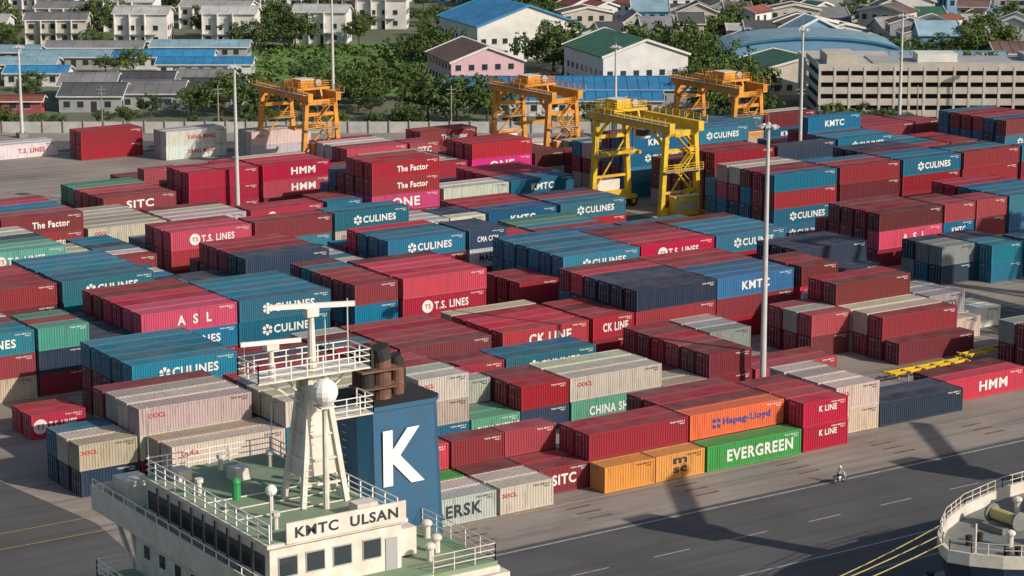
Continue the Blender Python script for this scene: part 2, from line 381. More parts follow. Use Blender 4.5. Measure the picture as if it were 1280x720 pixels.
# B5
bay(5,83,40,0,['mrm']); bay(5,95.8,40,0,['rmr','mrr']); bay(5,108.8,40,0,['bbC','bbC','nbb','bbb','bbb','bbb']); bay(5,121.4,20,0,['bb','bb','bn']); bay(5,127.5,20,0,['bn','nn'])
bay(5,133.8,40,0,['rnn','mrn','rrr']); bay(5,147,20,0,['bn','mo','nb']); bay(5,154.8,40,0,['rmC','rnC','bbC']); bay(5,167.7,20,0,['mxd','rnd','mdd']); bay(5,176,20,0,['nr','nb'])
bay(5,183,40,0,['rb','bk','mr','bb']); bay(5,195.8,40,0,['mk','kb','r','b','m']); bay(5,221.5,40,0,['CCrb','rmrr','bbbm']); bay(5,234.4,40,0,['nrmr','rbkr']); bay(5,247.3,40,0,['brrC']); bay(5,260.2,40,0,['kbrr']); bay(5,273,40,0,['brmC'])
# B6
bay(6,93,40,0,['rYr']); bay(6,106.3,40,0,['rYG','nrG','mmg']); bay(6,119,20,0,['gn','gb','gw']); bay(6,125.4,20,0,['nr','oo']); bay(6,133.6,40,0,['mrT','nrT','rmr']); bay(6,146.4,40,0,['nbr','mnr'])
bay(6,159,40,0,['eoC','bbC']); bay(6,172,20,0,['ew','ow']); bay(6,178.4,20,0,['no','en']); bay(6,185,40,0,['bk','kk']); bay(6,198,40,0,['rC','gb','mr'],4)
bay(6,227.5,40,0,['mrmr','mmmm','rmmr']); auto(6,240.5,320,3,4,"bkCCnrrmmmr")
# B7
bay(7,92,40,0,['nr']); bay(7,105,40,0,['mrr']); bay(7,118.2,40,0,['rFF','rFr']); bay(7,131,40,0,['eo','mo']); bay(7,144,40,0,['Fx','mo','wo']); bay(7,157,40,0,['mT','rT']); bay(7,170,20,0,['eb'])
bay(7,177.8,40,0,['rOFF','mOFF','rrmr','rmm']); bay(7,190.7,40,0,['rw','mo']); bay(7,203.5,40,0,['kk','bk']); bay(7,227,40,0,['bbCk','bmCk']); auto(7,240,330,2,4,"bkCnrrmmaTrr")
# B8
bay(8,103,40,0,['rm']); bay(8,116,40,0,['rr']); bay(8,129,40,0,['r','r']); bay(8,143,40,0,['sS','sS']); bay(8,157.5,40,0,['raa','maa','rra'],4); bay(8,170.5,40,0,['mhh','rhh','maa'],4)
bay(8,183.7,40,0,['mr','mm']); bay(8,197,40,0,['nr','mo']); bay(8,210,40,0,['rOr','mOr','mmr'],4); auto(8,223,340,2,3,"rrmmaabknw",5)
auto(9,160,235,1,2,"rrrmmmaSSw",5); auto(9,240,340,1,3,"rrmmabkw",4)
auto(10,205,330,1,1,"rrrmmaww",4)
for x,s in ((143,'t'),(155.5,'t'),(168.5,'rr'),(181.3,'YY'),(194.2,'wo'),(207,'w'),(219.6,'rF'),(232.4,'w')):
    yy=(423-0.559*x)/0.829
    for k in range(2): stack(x,yy-4-k*RP,12.192,2.59,s)

# ---------------------------------------------------------------- ground
def sheet(name,pts,z,m):
    mb=MB(); mb.poly([(p[0],p[1],z) for p in pts],m); return mb.obj(name)
CA,SA=0.559,0.829
def P(r,d): return (CA*d+SA*r, SA*d-CA*r)
QY=136.5
sheet("ground",[(-6000,QY),(7000,QY),(7000,9000),(-6000,9000)],0.0,M_ground)
sheet("water",[(-6000,-6000),(7000,-6000),(7000,QY+1),(-6000,QY+1)],-3.0,M_water)
mb=MB(); mb.box(-500,900,QY-0.6,QY,-4,0.25,M_quay)
for i in range(60):
    x=-300+i*15
    mb.cyl((x,QY-1.0,-1.6),(x,QY-1.0,-0.2),0.45,0.45,M_black,10)
mb.obj("quay_wall")
sheet("yard_pavement",[(-500,QY),P(408,440),P(-500,440),(-500,650)],0.004,M_conc)
sheet("quay_road",[(-500,QY+2),(555,QY+2),(520,164.5),(-500,164.5)],0.010,M_asphalt)
sheet("dark_ground_patch",[(20,164.5),(80,164.5),(83,192),(80,214),(20,214)],0.010,M_asphalt)  # darker ground left of the front blocks, in the road's colour
sheet("cross_aisle",[(208.6,165),(220,165),(220,340),(208.6,340)],0.010,M_asphalt)
sheet("back_road",[P(-400,428),P(390,428),P(390,441),P(-400,441)],0.014,M_asphalt)
sheet("pavement",[P(-400,441.4),P(390,441.4),P(390,455.5),P(-400,455.5)],0.008,M_quay)
mb=MB()
def stripe(x0,x1,y,w,m,z=0.016): mb.poly([(x0,y-w/2,z),(x1,y-w/2,z),(x1,y+w/2,z),(x0,y+w/2,z)],m)
stripe(-100,500,163.6,0.22,M_line); stripe(-100,500,147.2,0.18,M_line)
for i in range(60): stripe(-60+i*9,-60+i*9+4,155.4,0.16,M_line)
for y in (142.0,142.25): stripe(-100,500,y,0.08,M_steel)
for b in range(1,11):
    y=blockY(b)-0.5
    for yy in (y,y+17.2): stripe(60,208,yy,0.12,M_yline); stripe(220.5,340,yy,0.12,M_yline)
for i in range(30):
    x=84+i*12.9
    for k in range(7): mb.poly([(x-0.3,172.6+k*RP,0.016),(x+0.7,172.6+k*RP,0.016),(x+0.7,172.7+k*RP,0.016),(x-0.3,172.7+k*RP,0.016)],M_line)
    for k in range(3):
        mb.poly([(x-1.2,167.4+k*1.7,0.016),(x+1.6,167.4+k*1.7,0.016),(x+1.6,167.75+k*1.7,0.016),(x-1.2,167.75+k*1.7,0.016)],M_rust)
mb.obj("road_markings")
mb=MB()
mb.beam((*P(-400,441.2),0.07),(*P(390,441.2),0.07),0.3,0.14,M_quay); mb.obj("kerb")
mb=MB()
M_wall=mat("perimeter_wall",(0.5,0.5,0.48),0.9,0.3,0.4)
for r0 in range(-300,388,4):
    a=P(r0,452); b=P(r0+3.8,452)
    mb.beam((*a,1.1),(*b,1.1),0.15,2.2,M_wall)
    mb.beam((*P(r0+3.9,451.9),0),(*P(r0+3.9,451.9),2.4),0.3,0.3,M_quay)
mb.obj("perimeter_wall")
sheet("grass",[P(-66,506),P(-18,506),P(-12,612),P(-74,612)],0.006,M_grass)

# ---------------------------------------------------------------- cranes
def rtg(loc, m, name="gantry_crane", S=20.5, Hh=18.5, tx=0.5):
    mb=MB(); hw=3.6
    for y in (0,S):
        for x in (-hw,hw):
            mb.beam((x,y,1.6),(x*0.78,y,Hh),0.75,0.85,m)
            for dx in (-0.9,0.9):
                mb.cyl((x+dx,y-0.35,0.8),(x+dx,y+0.35,0.8),0.8,0.8,M_black,16)
                mb.cyl((x+dx,y-0.4,0.8),(x+dx,y+0.4,0.8),0.35,0.35,m,10)
            mb.box(x-1.5,x+1.5,y-0.45,y+0.45,1.3,1.9,m)
        mb.box(-hw-0.2,hw+0.2,y-0.4,y+0.4,1.9,2.9,m)
        mb.beam((-hw*0.82,y,Hh*0.8),(hw*0.82,y,Hh*0.8),0.5,0.6,m)
        mb.beam((-hw*0.95,y,3),(hw*0.82,y,Hh*0.78),0.22,0.22,m)
        mb.beam((-hw*0.78,y,Hh-0.3),(hw*0.78,y,Hh-0.3),0.6,0.9,m)
    for sx in (-1,1):
        x=sx*hw*0.78
        mb.box(x-0.5,x+0.5,-1.6,S+1.6,Hh,Hh+1.5,m)
        mb.beam((x,0.4,Hh*0.82),(x,3.2,Hh),0.4,0.4,m); mb.beam((x,S-0.4,Hh*0.82),(x,S-3.2,Hh),0.4,0.4,m)
        mb.box(x+sx*0.9-0.4,x+sx*0.9+0.4,-1.4,S+1.4,Hh+1.2,Hh+1.28,M_steel)
        mb.rail([(x+sx*1.3,-1.4,Hh+1.28),(x+sx*1.3,S+1.4,Hh+1.28)],m,r=0.07,step=1.8)
    ty=S*tx
    mb.box(-3.3,3.3,ty-2.6,ty+2.6,Hh+1.6,Hh+2.0,m)
    mb.box(-2.0,0.6,ty-1.6,ty+1.6,Hh+2.0,Hh+3.3,m); mb.cyl((1.6,ty-1.6,Hh+2.7),(1.6,ty+1.6,Hh+2.7),0.6,0.6,M_steel,12)
    mb.box(-2.1,0.7,ty-1.7,ty+1.7,Hh+3.3,Hh+3.4,M_shipw)
    mb.rail([(-3.3,ty-2.6,Hh+2),(3.3,ty-2.6,Hh+2),(3.3,ty+2.6,Hh+2),(-3.3,ty+2.6,Hh+2)],m,r=0.07,closed=True)
    mb.box(0.6,2.4,ty-4.6,ty-2.7,Hh-2.6,Hh-0.4,M_shipw); mb.box(0.55,2.45,ty-4.65,ty-3.2,Hh-2.2,Hh-1.2,M_glass); mb.beam((1.5,ty-3.2,Hh-0.4),(1.5,ty-2.4,Hh+1.6),0.3,0.3,m)
    zs=Hh-5
    for sx in (-1.6,1.6):
        for dy in (-0.9,0.9): mb.cyl((sx,ty+dy,zs),(sx,ty+dy,Hh+1.6),0.05,0.05,M_black,5)
    mb.box(-3.0,3.0,ty-0.45,ty+0.45,zs-0.5,zs,m)
    for sx in (-3,3): mb.box(sx-0.2,sx+0.2,ty-1.2,ty+1.2,zs-0.6,zs-0.1,m)
    mb.box(-2.4,2.4,-1.9,-0.45,2.2,4.9,m); mb.box(-2.5,2.5,-2.0,-0.4,1.95,2.2,m); mb.box(-2.45,2.45,-1.95,-0.42,4.9,5.0,M_shipw)
    mb.box(-2.2,2.2,S+0.45,S+1.9,2.2,4.6,M_shipw)
    for i in range(6): mb.box(-2.2+i*0.75,-1.7+i*0.75,-1.93,-1.9,2.6,4.2,M_steel)
    for y in (0,S):
        for z in (Hh*0.36,Hh*0.58):
            f=1-(z/Hh)*0.22
            mb.beam((-hw*f,y,z),(hw*f,y,z),0.35,0.4,m)
        z=Hh*0.58; mb.box(-hw,hw,y-1.3,y-0.45,z+0.1,z+0.18,M_steel); mb.rail([(-hw,y-1.3,z+0.18),(hw,y-1.3,z+0.18)],m,r=0.07,step=1.5)
    zz=3.0; k=0
    while zz<Hh-1:
        xa,xb=(-1.4,1.4) if k%2==0 else (1.4,-1.4)
        mb.beam((xa,-0.9,zz),(xb,-0.9,zz+2.8),0.7,0.12,m); mb.beam((xa,-1.25,zz+1),(xb,-1.25,zz+3.8),0.07,0.07,m)
        mb.box(xb-0.6,xb+0.6,-1.4,-0.4,zz+2.75,zz+2.85,m)
        mb.rail([(xb-0.6,-1.4,zz+2.85),(xb+0.6,-1.4,zz+2.85)],m,r=0.07); zz+=2.8; k+=1
    return mb.obj(name,loc)
rtg((219.4,279,0),M_crY,tx=0.85,Hh=14.8,S=18)
rtg((200.4,358,0),M_crO,Hh=12.2,tx=0.3,S=16.5)
rtg((237,335.5,0),M_crO,Hh=12.2,tx=0.55,S=17)
rtg((271,325,0),M_crO,Hh=12.0,tx=0.35,S=17)

def sts(loc,m):
    mb=MB(); Hl=38
    for x in (-8,8):
        for y in (0,24):
            mb.beam((x,y,0.5),(x,y,Hl),1.4,1.4,m)
            for dx in (-2,-1,1,2): mb.cyl((x+dx,y-0.3,0.45),(x+dx,y+0.3,0.45),0.45,0.45,M_black,10)
        mb.beam((x,0,14),(x,24,14),1.2,1.6,m); mb.beam((x,0,Hl),(x,24,Hl),1.2,1.6,m); mb.beam((x,0,15),(x,24,Hl-2),0.7,0.7,m)
        mb.beam((x,0,Hl),(x*0.4,2,58),1.0,1.0,m)
    for y in (0,24):
        mb.beam((-8,y,4),(8,y,4),1.2,1.4,m); mb.beam((-8,y,Hl),(8,y,Hl),1.2,1.4,m)
    mb.beam((-3.2,2,58),(3.2,2,58),1,1,m)
    for x in (-3,3):
        mb.beam((x,-42,Hl-1.5),(x,42,Hl-1.5),1.0,2.2,m)
        mb.beam((x,2,58),(x,-38,Hl),0.35,0.35,m); mb.beam((x,2,58),(x,-20,Hl),0.35,0.35,m); mb.beam((x,2,58),(x,36,Hl),0.4,0.4,m)
    for i in range(18): mb.beam((-3,-42+i*4.9,Hl-1.5),(3,-42+i*4.9,Hl-1.5),0.4,0.5,m)
    mb.box(-4,4,20,32,Hl,Hl+5,M_shipw)
    return mb.obj("quay_crane",loc)
sts((243,141,0),M_crB); sts((277,141,0),M_crB)

# ---------------------------------------------------------------- lamp masts
def mast(x,y,h):
    mb=MB()
    mb.box(-0.9,0.9,-0.9,0.9,0,0.9,M_quay)
    mb.cyl((0,0,0.9),(0,0,h),0.38,0.17,M_pole,12)
    mb.cyl((0,0,h-0.5),(0,0,h-0.35),0.8,0.8,M_pole,12)
    for i in range(8):
        t=i*math.pi/4; c,s=math.cos(t),math.sin(t)
        mb.beam((c*0.7,s*0.7,h-0.35),(c*1.15,s*1.15,h-0.6),0.4,0.25,M_pole)
    mb.cyl((0,0,h),(0,0,h+1.5),0.03,0.02,M_steel,6)
    mb.obj("high_mast_lamp",(x,y,0))
mast(163.4,192.3,31); mast(165,321.8,24.5); mast(211,372,31); mast(262.5,300.5,26.5); mast(*P(75,446),24); mast(*P(110,446),24); mast(*P(-95,446),18); mast(*P(20,446),18)

# ---------------------------------------------------------------- ship with K funnel
def ship1():
    root=bpy.data.objects.new("cargo_ship",None); col.objects.link(root)
    def part(mb,n):
        o=mb.obj(n); o.parent=root
    mb=MB()
    pts=[(-90,122),(-78,113),(-60,108.5),(70,108.5),(80,110.5),(84,115),(84,129),(80,133.5),(70,135.2),(-60,135.2),(-78,131)]
    mb.prism(pts,-4,9,M_hull,M_gdeck)
    mb.rail([(62,109,9),(79,110.8,9),(83.5,115,9),(83.5,129,9),(79,133,9)],M_shipw)
    part(mb,"hull")
    X0=58.6; X1=67.4; Y0=112.3; Y1=128.6; Z=24.2
    mb=MB()
    mb.box(58.0,68,112.6,129.2,9,20.6,M_shipw)
    for lv in range(4):
        z=9.2+lv*2.9
        mb.box(57.7,68.3,112.3,129.5,z+2.5,z+2.65,M_shipw)
        for i in range(7):
            y=114+i*2.2; mb.box(57.94,58.0,y,y+0.7,z+1.2,z+2.0,M_glass)
        for i in range(4):
            xx=58.9+i*2.3; mb.box(xx,xx+0.7,112.54,112.6,z+1.2,z+2.0,M_glass)
    mb.box(68,80,114,130,9,15,M_shipw); mb.box(68,77,115,129,15,18.2,M_shipw)
    mb.box(57.6,68.4,110.4,134.6,20.95,21.1,M_gdeck); mb.box(57.55,68.45,110.35,134.65,20.6,20.95,M_shipw)
    mb.box(68.45,73,110.4,124,20.7,20.98,M_gdeck); mb.box(68.45,73.1,110.3,124.1,20.3,20.7,M_shipw)
    mb.rail([(68.5,110.5,20.98),(72.9,110.5,20.98),(72.9,123.8,20.98)],M_shipw)
    mb.box(57.45,57.55,110.3,134.7,20.6,22.2,M_shipw); mb.box(57.55,61,134.65,134.75,20.6,22.2,M_shipw); mb.box(57.55,61,110.25,110.35,20.6,22.2,M_shipw)
    for yy in (131,133.6): mb.beam((58.5,yy,20.6),(58.5,129.2,16),0.25,0.25,M_shipw)
    mb.box(X0,X1,Y0,Y1,21.1,Z-.25,M_shipw); mb.box(X0-.3,X1+.3,Y0-.3,Y1+.3,Z-.25,Z-.02,M_shipw)
    mb.box(X0-.1,X1+.1,Y0-.1,Y1+.1,Z-.02,Z,M_gdeck)
    for i in range(10):
        y=112.9+i*1.58; mb.box(X0-.07,X0,y,y+1.2,22.1,23.3,M_glass)
        if i: mb.beam((X0-.1,y-.19,21.6),(X0-.1,y-.19,23.8),.08,.08,M_rust)
    for i,xx in enumerate((59.2,61.0,62.8,64.8)):
        mb.box(xx,xx+1.15,Y0-.07,Y0,22.1,23.2,M_glass); mb.box(xx-0.06,xx+1.21,Y0-.05,Y0-.01,22.02,23.28,M_steel)
    mb.box(66.3,67.1,Y0-.06,Y0,21.1,23.1,M_steel)
    mb.box(X1,69.5,114,119,21.1,22.8,M_shipw)
    mb.box(58.6,60.4,131.8,133.8,21.1,22.9,M_shipw)
    part(mb,"superstructure")
    mb=MB()
    mb.rail([(X0,Y0,Z),(X0,Y1,Z),(X1,Y1,Z),(X1,Y0+.4,Z)],M_white,r=0.06,step=1.4)
    mb.rail([(57.5,110.5,22.2),(57.5,134.5,22.2)],M_white,h=0.45,bars=1,r=0.05)
    mb.rail([(57.6,112.5,18.1),(55.2,112.5,18.1),(55.2,129,18.1),(57.6,129,18.1)],M_white,r=0.05); mb.box(55.1,57.7,112.4,129.1,17.9,18.1,M_gdeck)
    for i in range(12): mb.box(68.5+i*.28,68.75+i*.28,124.4,125.2,20.9-i*.26,20.95-i*.26,M_steel)
    part(mb,"railing")
    mb=MB()
    mb.box(X0+.9,X1+.1,Y0-.42,Y0-.3,Z-.1,Z+1.15,M_shipw)
    add_text(mb,"KMTC  ULSAN",((X0+X1)/2+.5,Y0-.435,Z+.52),(1,0,0),(0,0,1),6.9,0.66,M_dark)
    part(mb,"name_board")
    mb=MB()
    zt=28.8
    b=[(69.6,118.8),(74.3,118.8),(75.2,119.8),(75.2,123),(74.3,124),(69.6,124),(68.9,123),(68.9,119.8)]
    t=[(69.5,119),(73.9,119),(74.6,119.8),(74.6,123),(73.9,124),(69.5,124),(68.8,123),(68.8,119.8)]
    for i in range(8):
        j=(i+1)%8
        mb.poly([(*b[i],17),(*b[j],17),(*t[j],zt),(*t[i],zt)],M_funnel)
    tt=[(p[0]+(0.12 if p[0]>71.5 else -0.12),p[1]+(0.12 if p[1]>121 else -0.12)) for p in t]
    mb.prism(tt,zt-.01,zt+.3,M_funnel,M_black)
    mb.prism([(p[0]+(0.16 if p[0]>71.5 else -0.16),p[1]+(0.16 if p[1]>121 else -0.16)) for p in t],22.0,22.12,M_funnel)
    add_text(mb,"K",(71.6,118.82,25.7),(1,0,0),(0,0,1),3.0,3.6,M_white)
    for (x,y,r,h,m) in ((70.0,120.6,0.5,32.6,M_black),(71.2,120.8,0.62,32.4,M_rust),(72.6,121.2,0.42,31.6,M_rust),(70.4,122.4,0.34,32.0,M_rust),(73.4,122,0.3,31,M_black)):
        mb.cyl((x,y,zt+.2),(x,y,h-0.8),r,r,m,14); mb.cyl((x,y,h-0.8),(x-0.2,y,h),r*1.06,r*1.06,M_black,14)
    for z in (29.9,31): mb.box(69.3,72.2,119.9,121.6,z,z+0.1,M_rust)
    for i in range(22): mb.beam((68.72,121,18+i*.48),(68.72,121.5,18+i*.48),.04,.04,M_shipw)
    part(mb,"funnel")
    mb=MB()
    cx,cy=64.9,118.2; zp=32.2
    for sx in (-1,1):
        for sy in (-1,1):
            mb.beam((cx+sx*1.5,cy+sy*1.2,Z),(cx+sx*0.5,cy+sy*0.5,zp),0.32,0.32,M_shipw)
    for z in (25.5,27,28.5,30,31.3):
        k=1.5-(z-Z)/(zp-Z)*1.0; k2=1.2-(z-Z)/(zp-Z)*.7
        for a,b2 in (((-1,-1),(1,-1)),((1,-1),(1,1)),((1,1),(-1,1)),((-1,1),(-1,-1))):
            mb.beam((cx+a[0]*k,cy+a[1]*k2,z),(cx+b2[0]*k,cy+b2[1]*k2,z),0.14,0.14,M_shipw)
    mb.poly([(cx-1.2,cy-0.95,26),(cx+1.2,cy-0.95,26),(cx+0.5,cy-0.5,zp-.1),(cx-0.5,cy-0.5,zp-.1)],M_shipw)
    mb.poly([(cx-1.2,cy+0.95,26),(cx-1.2,cy-0.95,26),(cx-0.5,cy-0.5,zp-.1),(cx-0.5,cy+0.5,zp-.1)],M_shipw)
    for i in range(20): mb.beam((cx-1.5+i*0.05,cy-1.35+i*0.035,Z+0.4+i*0.38),(cx-1.1+i*0.05,cy-1.35+i*0.035,Z+0.4+i*0.38),0.04,0.04,M_shipw)
    mb.box(60.6,68.2,117,119.6,zp,zp+.12,M_shipw); mb.rail([(60.6,117,zp+.12),(68.2,117,zp+.12),(68.2,119.6,zp+.12),(60.6,119.6,zp+.12)],M_white,closed=True,r=0.055,step=1.1)
    for xx in (61.5,63,66.4,67.6): mb.beam((xx,118.3,zp),(cx,118.3,zp-2.4),0.12,0.12,M_shipw)
    mb.box(65.6,68.6,117.4,119.4,29.2,29.3,M_shipw); mb.rail([(65.8,117.4,29.3),(68.6,117.4,29.3),(68.6,119.4,29.3)],M_white,r=0.05,step=1.0)
    mb.cyl((cx,118.3,zp),(cx,118.3,35.6),0.3,0.18,M_shipw,10)
    mb.cyl((62.0,118,zp+.1),(62.0,118,34.0),0.2,0.16,M_shipw,10); mb.box(61.6,62.4,117.7,118.3,34.0,34.35,M_shipw); mb.beam((60.2,118.4,34.45),(63.8,117.6,34.45),0.2,0.25,M_white)
    mb.box(cx-.4,cx+.4,118,118.6,35.6,36.1,M_shipw); mb.beam((62.4,119.2,36.25),(67.4,117.4,36.25),0.22,0.3,M_white)
    mb.cyl((67.4,118.3,zp),(67.4,118.3,36.4),0.06,0.04,M_shipw,6); mb.cyl((66.4,119.3,zp),(66.4,119.3,35.2),0.05,0.04,M_shipw,6); mb.cyl((60.9,119.3,zp),(60.9,119.3,34.4),0.04,0.03,M_shipw,6)
    mb.cyl((64.6,116.3,Z),(64.6,116.3,30.6),0.2,0.16,M_shipw,8); mb.box(64.1,65.1,115.8,116.8,30.5,30.6,M_shipw); mb.ball((64.6,116.3,31.4),0.82,M_white)
    mb.cyl((61,116.5,Z),(61,116.5,25.6),0.12,0.12,M_shipw,8); mb.ball((61,116.5,25.9),0.36,M_white,10,7)
    part(mb,"radar_mast")
    mb=MB()
    mgr=mat("deck_box_green",(0.03,0.3,0.1),0.5)
    mb.cyl((61,121,Z),(61,121,25.1),0.28,0.28,mgr,10); mb.ball((61,121,25.25),0.3,mgr,10,6)
    mb.box(62.5,63.6,124,125.2,Z,25.0,M_shipw); mb.box(59.6,60.5,126,127.2,Z,24.9,M_shipw); mb.box(65.2,66.6,113.6,114.6,Z,25.0,M_shipw)
    for (x,y) in ((59.5,123),(63,127),(66,126),(60.2,114.5),(66,122)): mb.cyl((x,y,Z),(x,y,25),0.16,0.16,M_shipw,8); mb.cyl((x,y,25),(x,y,25.25),0.28,0.28,M_shipw,8)
    for (x,y,h) in ((58.7,128.4,4.5),(67.2,128,3.5),(59,112.8,3),(67,123,4)): mb.cyl((x,y,Z),(x,y,Z+h),0.05,0.02,M_white,6)
    for (x,y) in ((69.6,112.6),(70.8,113.8),(71.8,116.5)): mb.cyl((x,y,20.98),(x,y,21.8),0.22,0.22,M_shipw,8); mb.ball((x,y,21.9),0.36,M_shipw,10,6,0.7)
    for y in (117,119,121): mb.beam((59,y,24.28),(66.8,y,24.28),.07,.07,M_shipw)
    part(mb,"deck_fittings")
    mb=MB()
    for i in range(7): mb.box(-60+i*15,-48+i*15,110,134,9,10.6,M_rust)
    part(mb,"hatch_cover")
    root.location=(0.6,0.3,0.35)
ship1()

def ship2():
    root=bpy.data.objects.new("cargo_vessel",None); col.objects.link(root)
    def part(mb,n): o=mb.obj(n); o.parent=root
    yc=124; z1=7.6
    half=[(124.6,0.0),(125.4,1.6),(127,3.6),(130,6.0),(134,8.0),(140,9.6),(150,10.4),(260,10.4)]
    top=[(x,yc-h) for x,h in half]+[(x,yc+h) for x,h in reversed(half[1:])]
    low=[(x+ (5 if i<6 else 0)*(1-i/7.0),yc-h*0.72) for i,(x,h) in enumerate(half)]+[(x+(5*(1-i/7.0)),yc+h*0.72) for i,(x,h) in reversed(list(enumerate(half))[1:])]
    mb=MB(); n=len(top)
    for i in range(n):
        j=(i+1)%n
        mb.poly([(*low[i],-4),(*low[j],-4),(*top[j],z1),(*top[i],z1)],M_hull)
        a=top[i]; b=top[j]
        if a[0]<152 and b[0]<152:
            ia=(a[0]+0.35,yc+(a[1]-yc)*0.97); ib=(b[0]+0.35,yc+(b[1]-yc)*0.97)
            mb.poly([(*a,z1),(*b,z1),(*b,z1+1.0),(*a,z1+1.0)],M_shipw)
            mb.poly([(*ib,z1),(*ia,z1),(*ia,z1+1.0),(*ib,z1+1.0)],M_shipw)
            mb.poly([(*a,z1+1.0),(*b,z1+1.0),(*ib,z1+1.0),(*ia,z1+1.0)],M_shipw)
    mb.poly([(*p,z1-0.02) for p in top],M_deck2)
    part(mb,"hull")
    mb=MB()
    left=[(x+0.2,yc-h*0.98,z1+1.0) for x,h in half if x<151]; right=[(x+0.2,yc+h*0.98,z1+1.0) for x,h in half if x<151]
    mb.rail(left,M_shipw,r=0.05,h=0.9,bars=2,step=1.2); mb.rail(right,M_shipw,r=0.05,h=0.9,bars=2,step=1.2)
    part(mb,"railing")
    mb=MB()
    for y in (120.5,127.5):
        mb.box(133,136,y-1.2,y+1.2,z1,z1+0.5,M_deck2); mb.cyl((134.5,y-1.3,z1+1.0),(134.5,y+1.3,z1+1.0),0.5,0.5,M_rope,14)
        mb.cyl((134.5,y-1.6,z1+1.0),(134.5,y-1.4,z1+1.0),0.8,0.8,M_deck2,14); mb.cyl((134.5,y+1.4,z1+1.0),(134.5,y+1.6,z1+1.0),0.8,0.8,M_deck2,14)
        for k in (0,1.2): mb.cyl((129+k,y*0.6+yc*0.4,z1),(129+k,y*0.6+yc*0.4,z1+0.8),0.25,0.3,M_black,10)
    mb.cyl((127.6,yc,z1),(127.6,yc,z1+2.6),0.12,0.08,M_shipw,10)
    for (x,y) in ((138,118),(138.5,130),(131.5,124)): mb.cyl((x,y,z1),(x,y,z1+1),0.25,0.25,M_shipw,10); mb.ball((x,y,z1+1.1),0.42,M_shipw,10,6,0.7)
    mb.box(140,141,119,129,z1,z1+2.6,M_shipw)
    part(mb,"windlass")
    mb=MB()
    for i in range(5): mb.box(146+i*17,160+i*17,115.5,132.5,z1,z1+2.2,M_rust)
    for x in (144.4,178,205):
        mb.cyl((x,yc,z1),(x,yc,z1+16),1.1,0.9,M_crO,14); mb.box(x-1.6,x+1.6,yc-1.6,yc+1.6,z1+12,z1+16,M_crO)
        mb.beam((x+1.6,yc,z1+14),(x+16,yc,z1+22),0.9,1.1,M_crO)
    mb.box(232,246,115,133,z1,z1+16,M_shipw)
    part(mb,"deck_crane")
    mb=MB()
    for (a,b,sag) in (((126.5,126.8,z1+1.1),(96,137.2,0.6),1.2),((125.4,125.2,z1+1.1),(88,137.2,0.6),1.8),((128.4,128.8,z1+1.0),(104,137.2,0.6),1.0)):
        prev=None
        for i in range(17):
            t=i/16; p=Vector(a).lerp(Vector(b),t); p.z-=sag*4*t*(1-t)
            if prev is not None: mb.cyl(prev,p,0.05,0.05,M_rope,6)
            prev=p
    part(mb,"mooring_rope")
ship2()
mb=MB()
for i in range(16):
    x=-40+i*16
    mb.cyl((x,137.3,0),(x,137.3,0.5),0.3,0.22,M_black,10); mb.cyl((x,137.3,0.5),(x,137.3,0.7),0.38,0.38,M_black,10)
mb.obj("mooring_bollard")

# ---------------------------------------------------------------- yard vehicles
def trailer(x,y,rot,name="container_trailer"):
    mb=MB()
    for s in (-0.5,0.5): mb.box(0,12.3,s-0.08,s+0.08,1.05,1.35,M_crY)
    for i in range(6): mb.box(0.2+i*2.35,0.4+i*2.35,-1.2,1.2,1.15,1.33,M_crY)
    for xx in (8.6,10.0):
        for yy in (-1.15,-0.8,0.55,0.9): mb.cyl((xx,yy,0.5),(xx,yy+0.26,0.5),0.5,0.5,M_black,14)
        mb.box(xx-0.1,xx+0.1,-1,1,0.4,0.6,M_steel)
    for yy in (-0.8,0.7): mb.box(2.5,2.65,yy,yy+0.12,0,1.1,M_steel)
    mb.box(12.3,12.42,-1.2,1.2,0.7,1.2,M_red)
    mb.obj(name,(x,y,0),rot)
trailer(179,188.8,0.02); trailer(192.5,190.5,0.03)
def tractor(x,y,rot,m):
    mb=MB()
    mb.box(-2.6,2.8,-0.45,0.45,0.6,0.95,M_black)
    mb.box(0.9,2.6,-1.15,1.15,0.95,1.55,m); mb.prism([(0.9,-1.1),(2.35,-1.1),(2.35,1.1),(0.9,1.1)],1.55,2.7,m)
    mb.poly([(2.36,-0.95,1.7),(2.36,0.95,1.7),(2.36,0.95,2.5),(2.36,-0.95,2.5)],M_glass)
    for s in (-1,1): mb.poly([(1.1,s*1.11,1.7),(2.1,s*1.11,1.7),(2.1,s*1.11,2.5),(1.1,s*1.11,2.5)],M_glass)
    for xx in (-1.8,-0.5,1.9):
        for s in (-1,1): mb.cyl((xx,s*0.75,0.5),(xx,s*1.15,0.5),0.5,0.5,M_black,16); mb.cyl((xx,s*1.14,0.5),(xx,s*1.17,0.5),0.22,0.22,M_steel,10)
    mb.box(-1.6,-0.6,-0.4,0.4,0.95,1.1,M_steel); mb.cyl((0.7,0.9,0.95),(0.7,0.9,2.9),0.08,0.08,M_steel,8)
    mb.obj("terminal_tractor",(x,y,0),rot)
tractor(214,232,rad(92),M_shipw); trailer(214,218,rad(90)); tractor(132,168.3,0.0,M_crY) if False else None
tractor(217,300,rad(-90),M_crY); tractor(120,427*0+398,rad(-34),M_shipw)

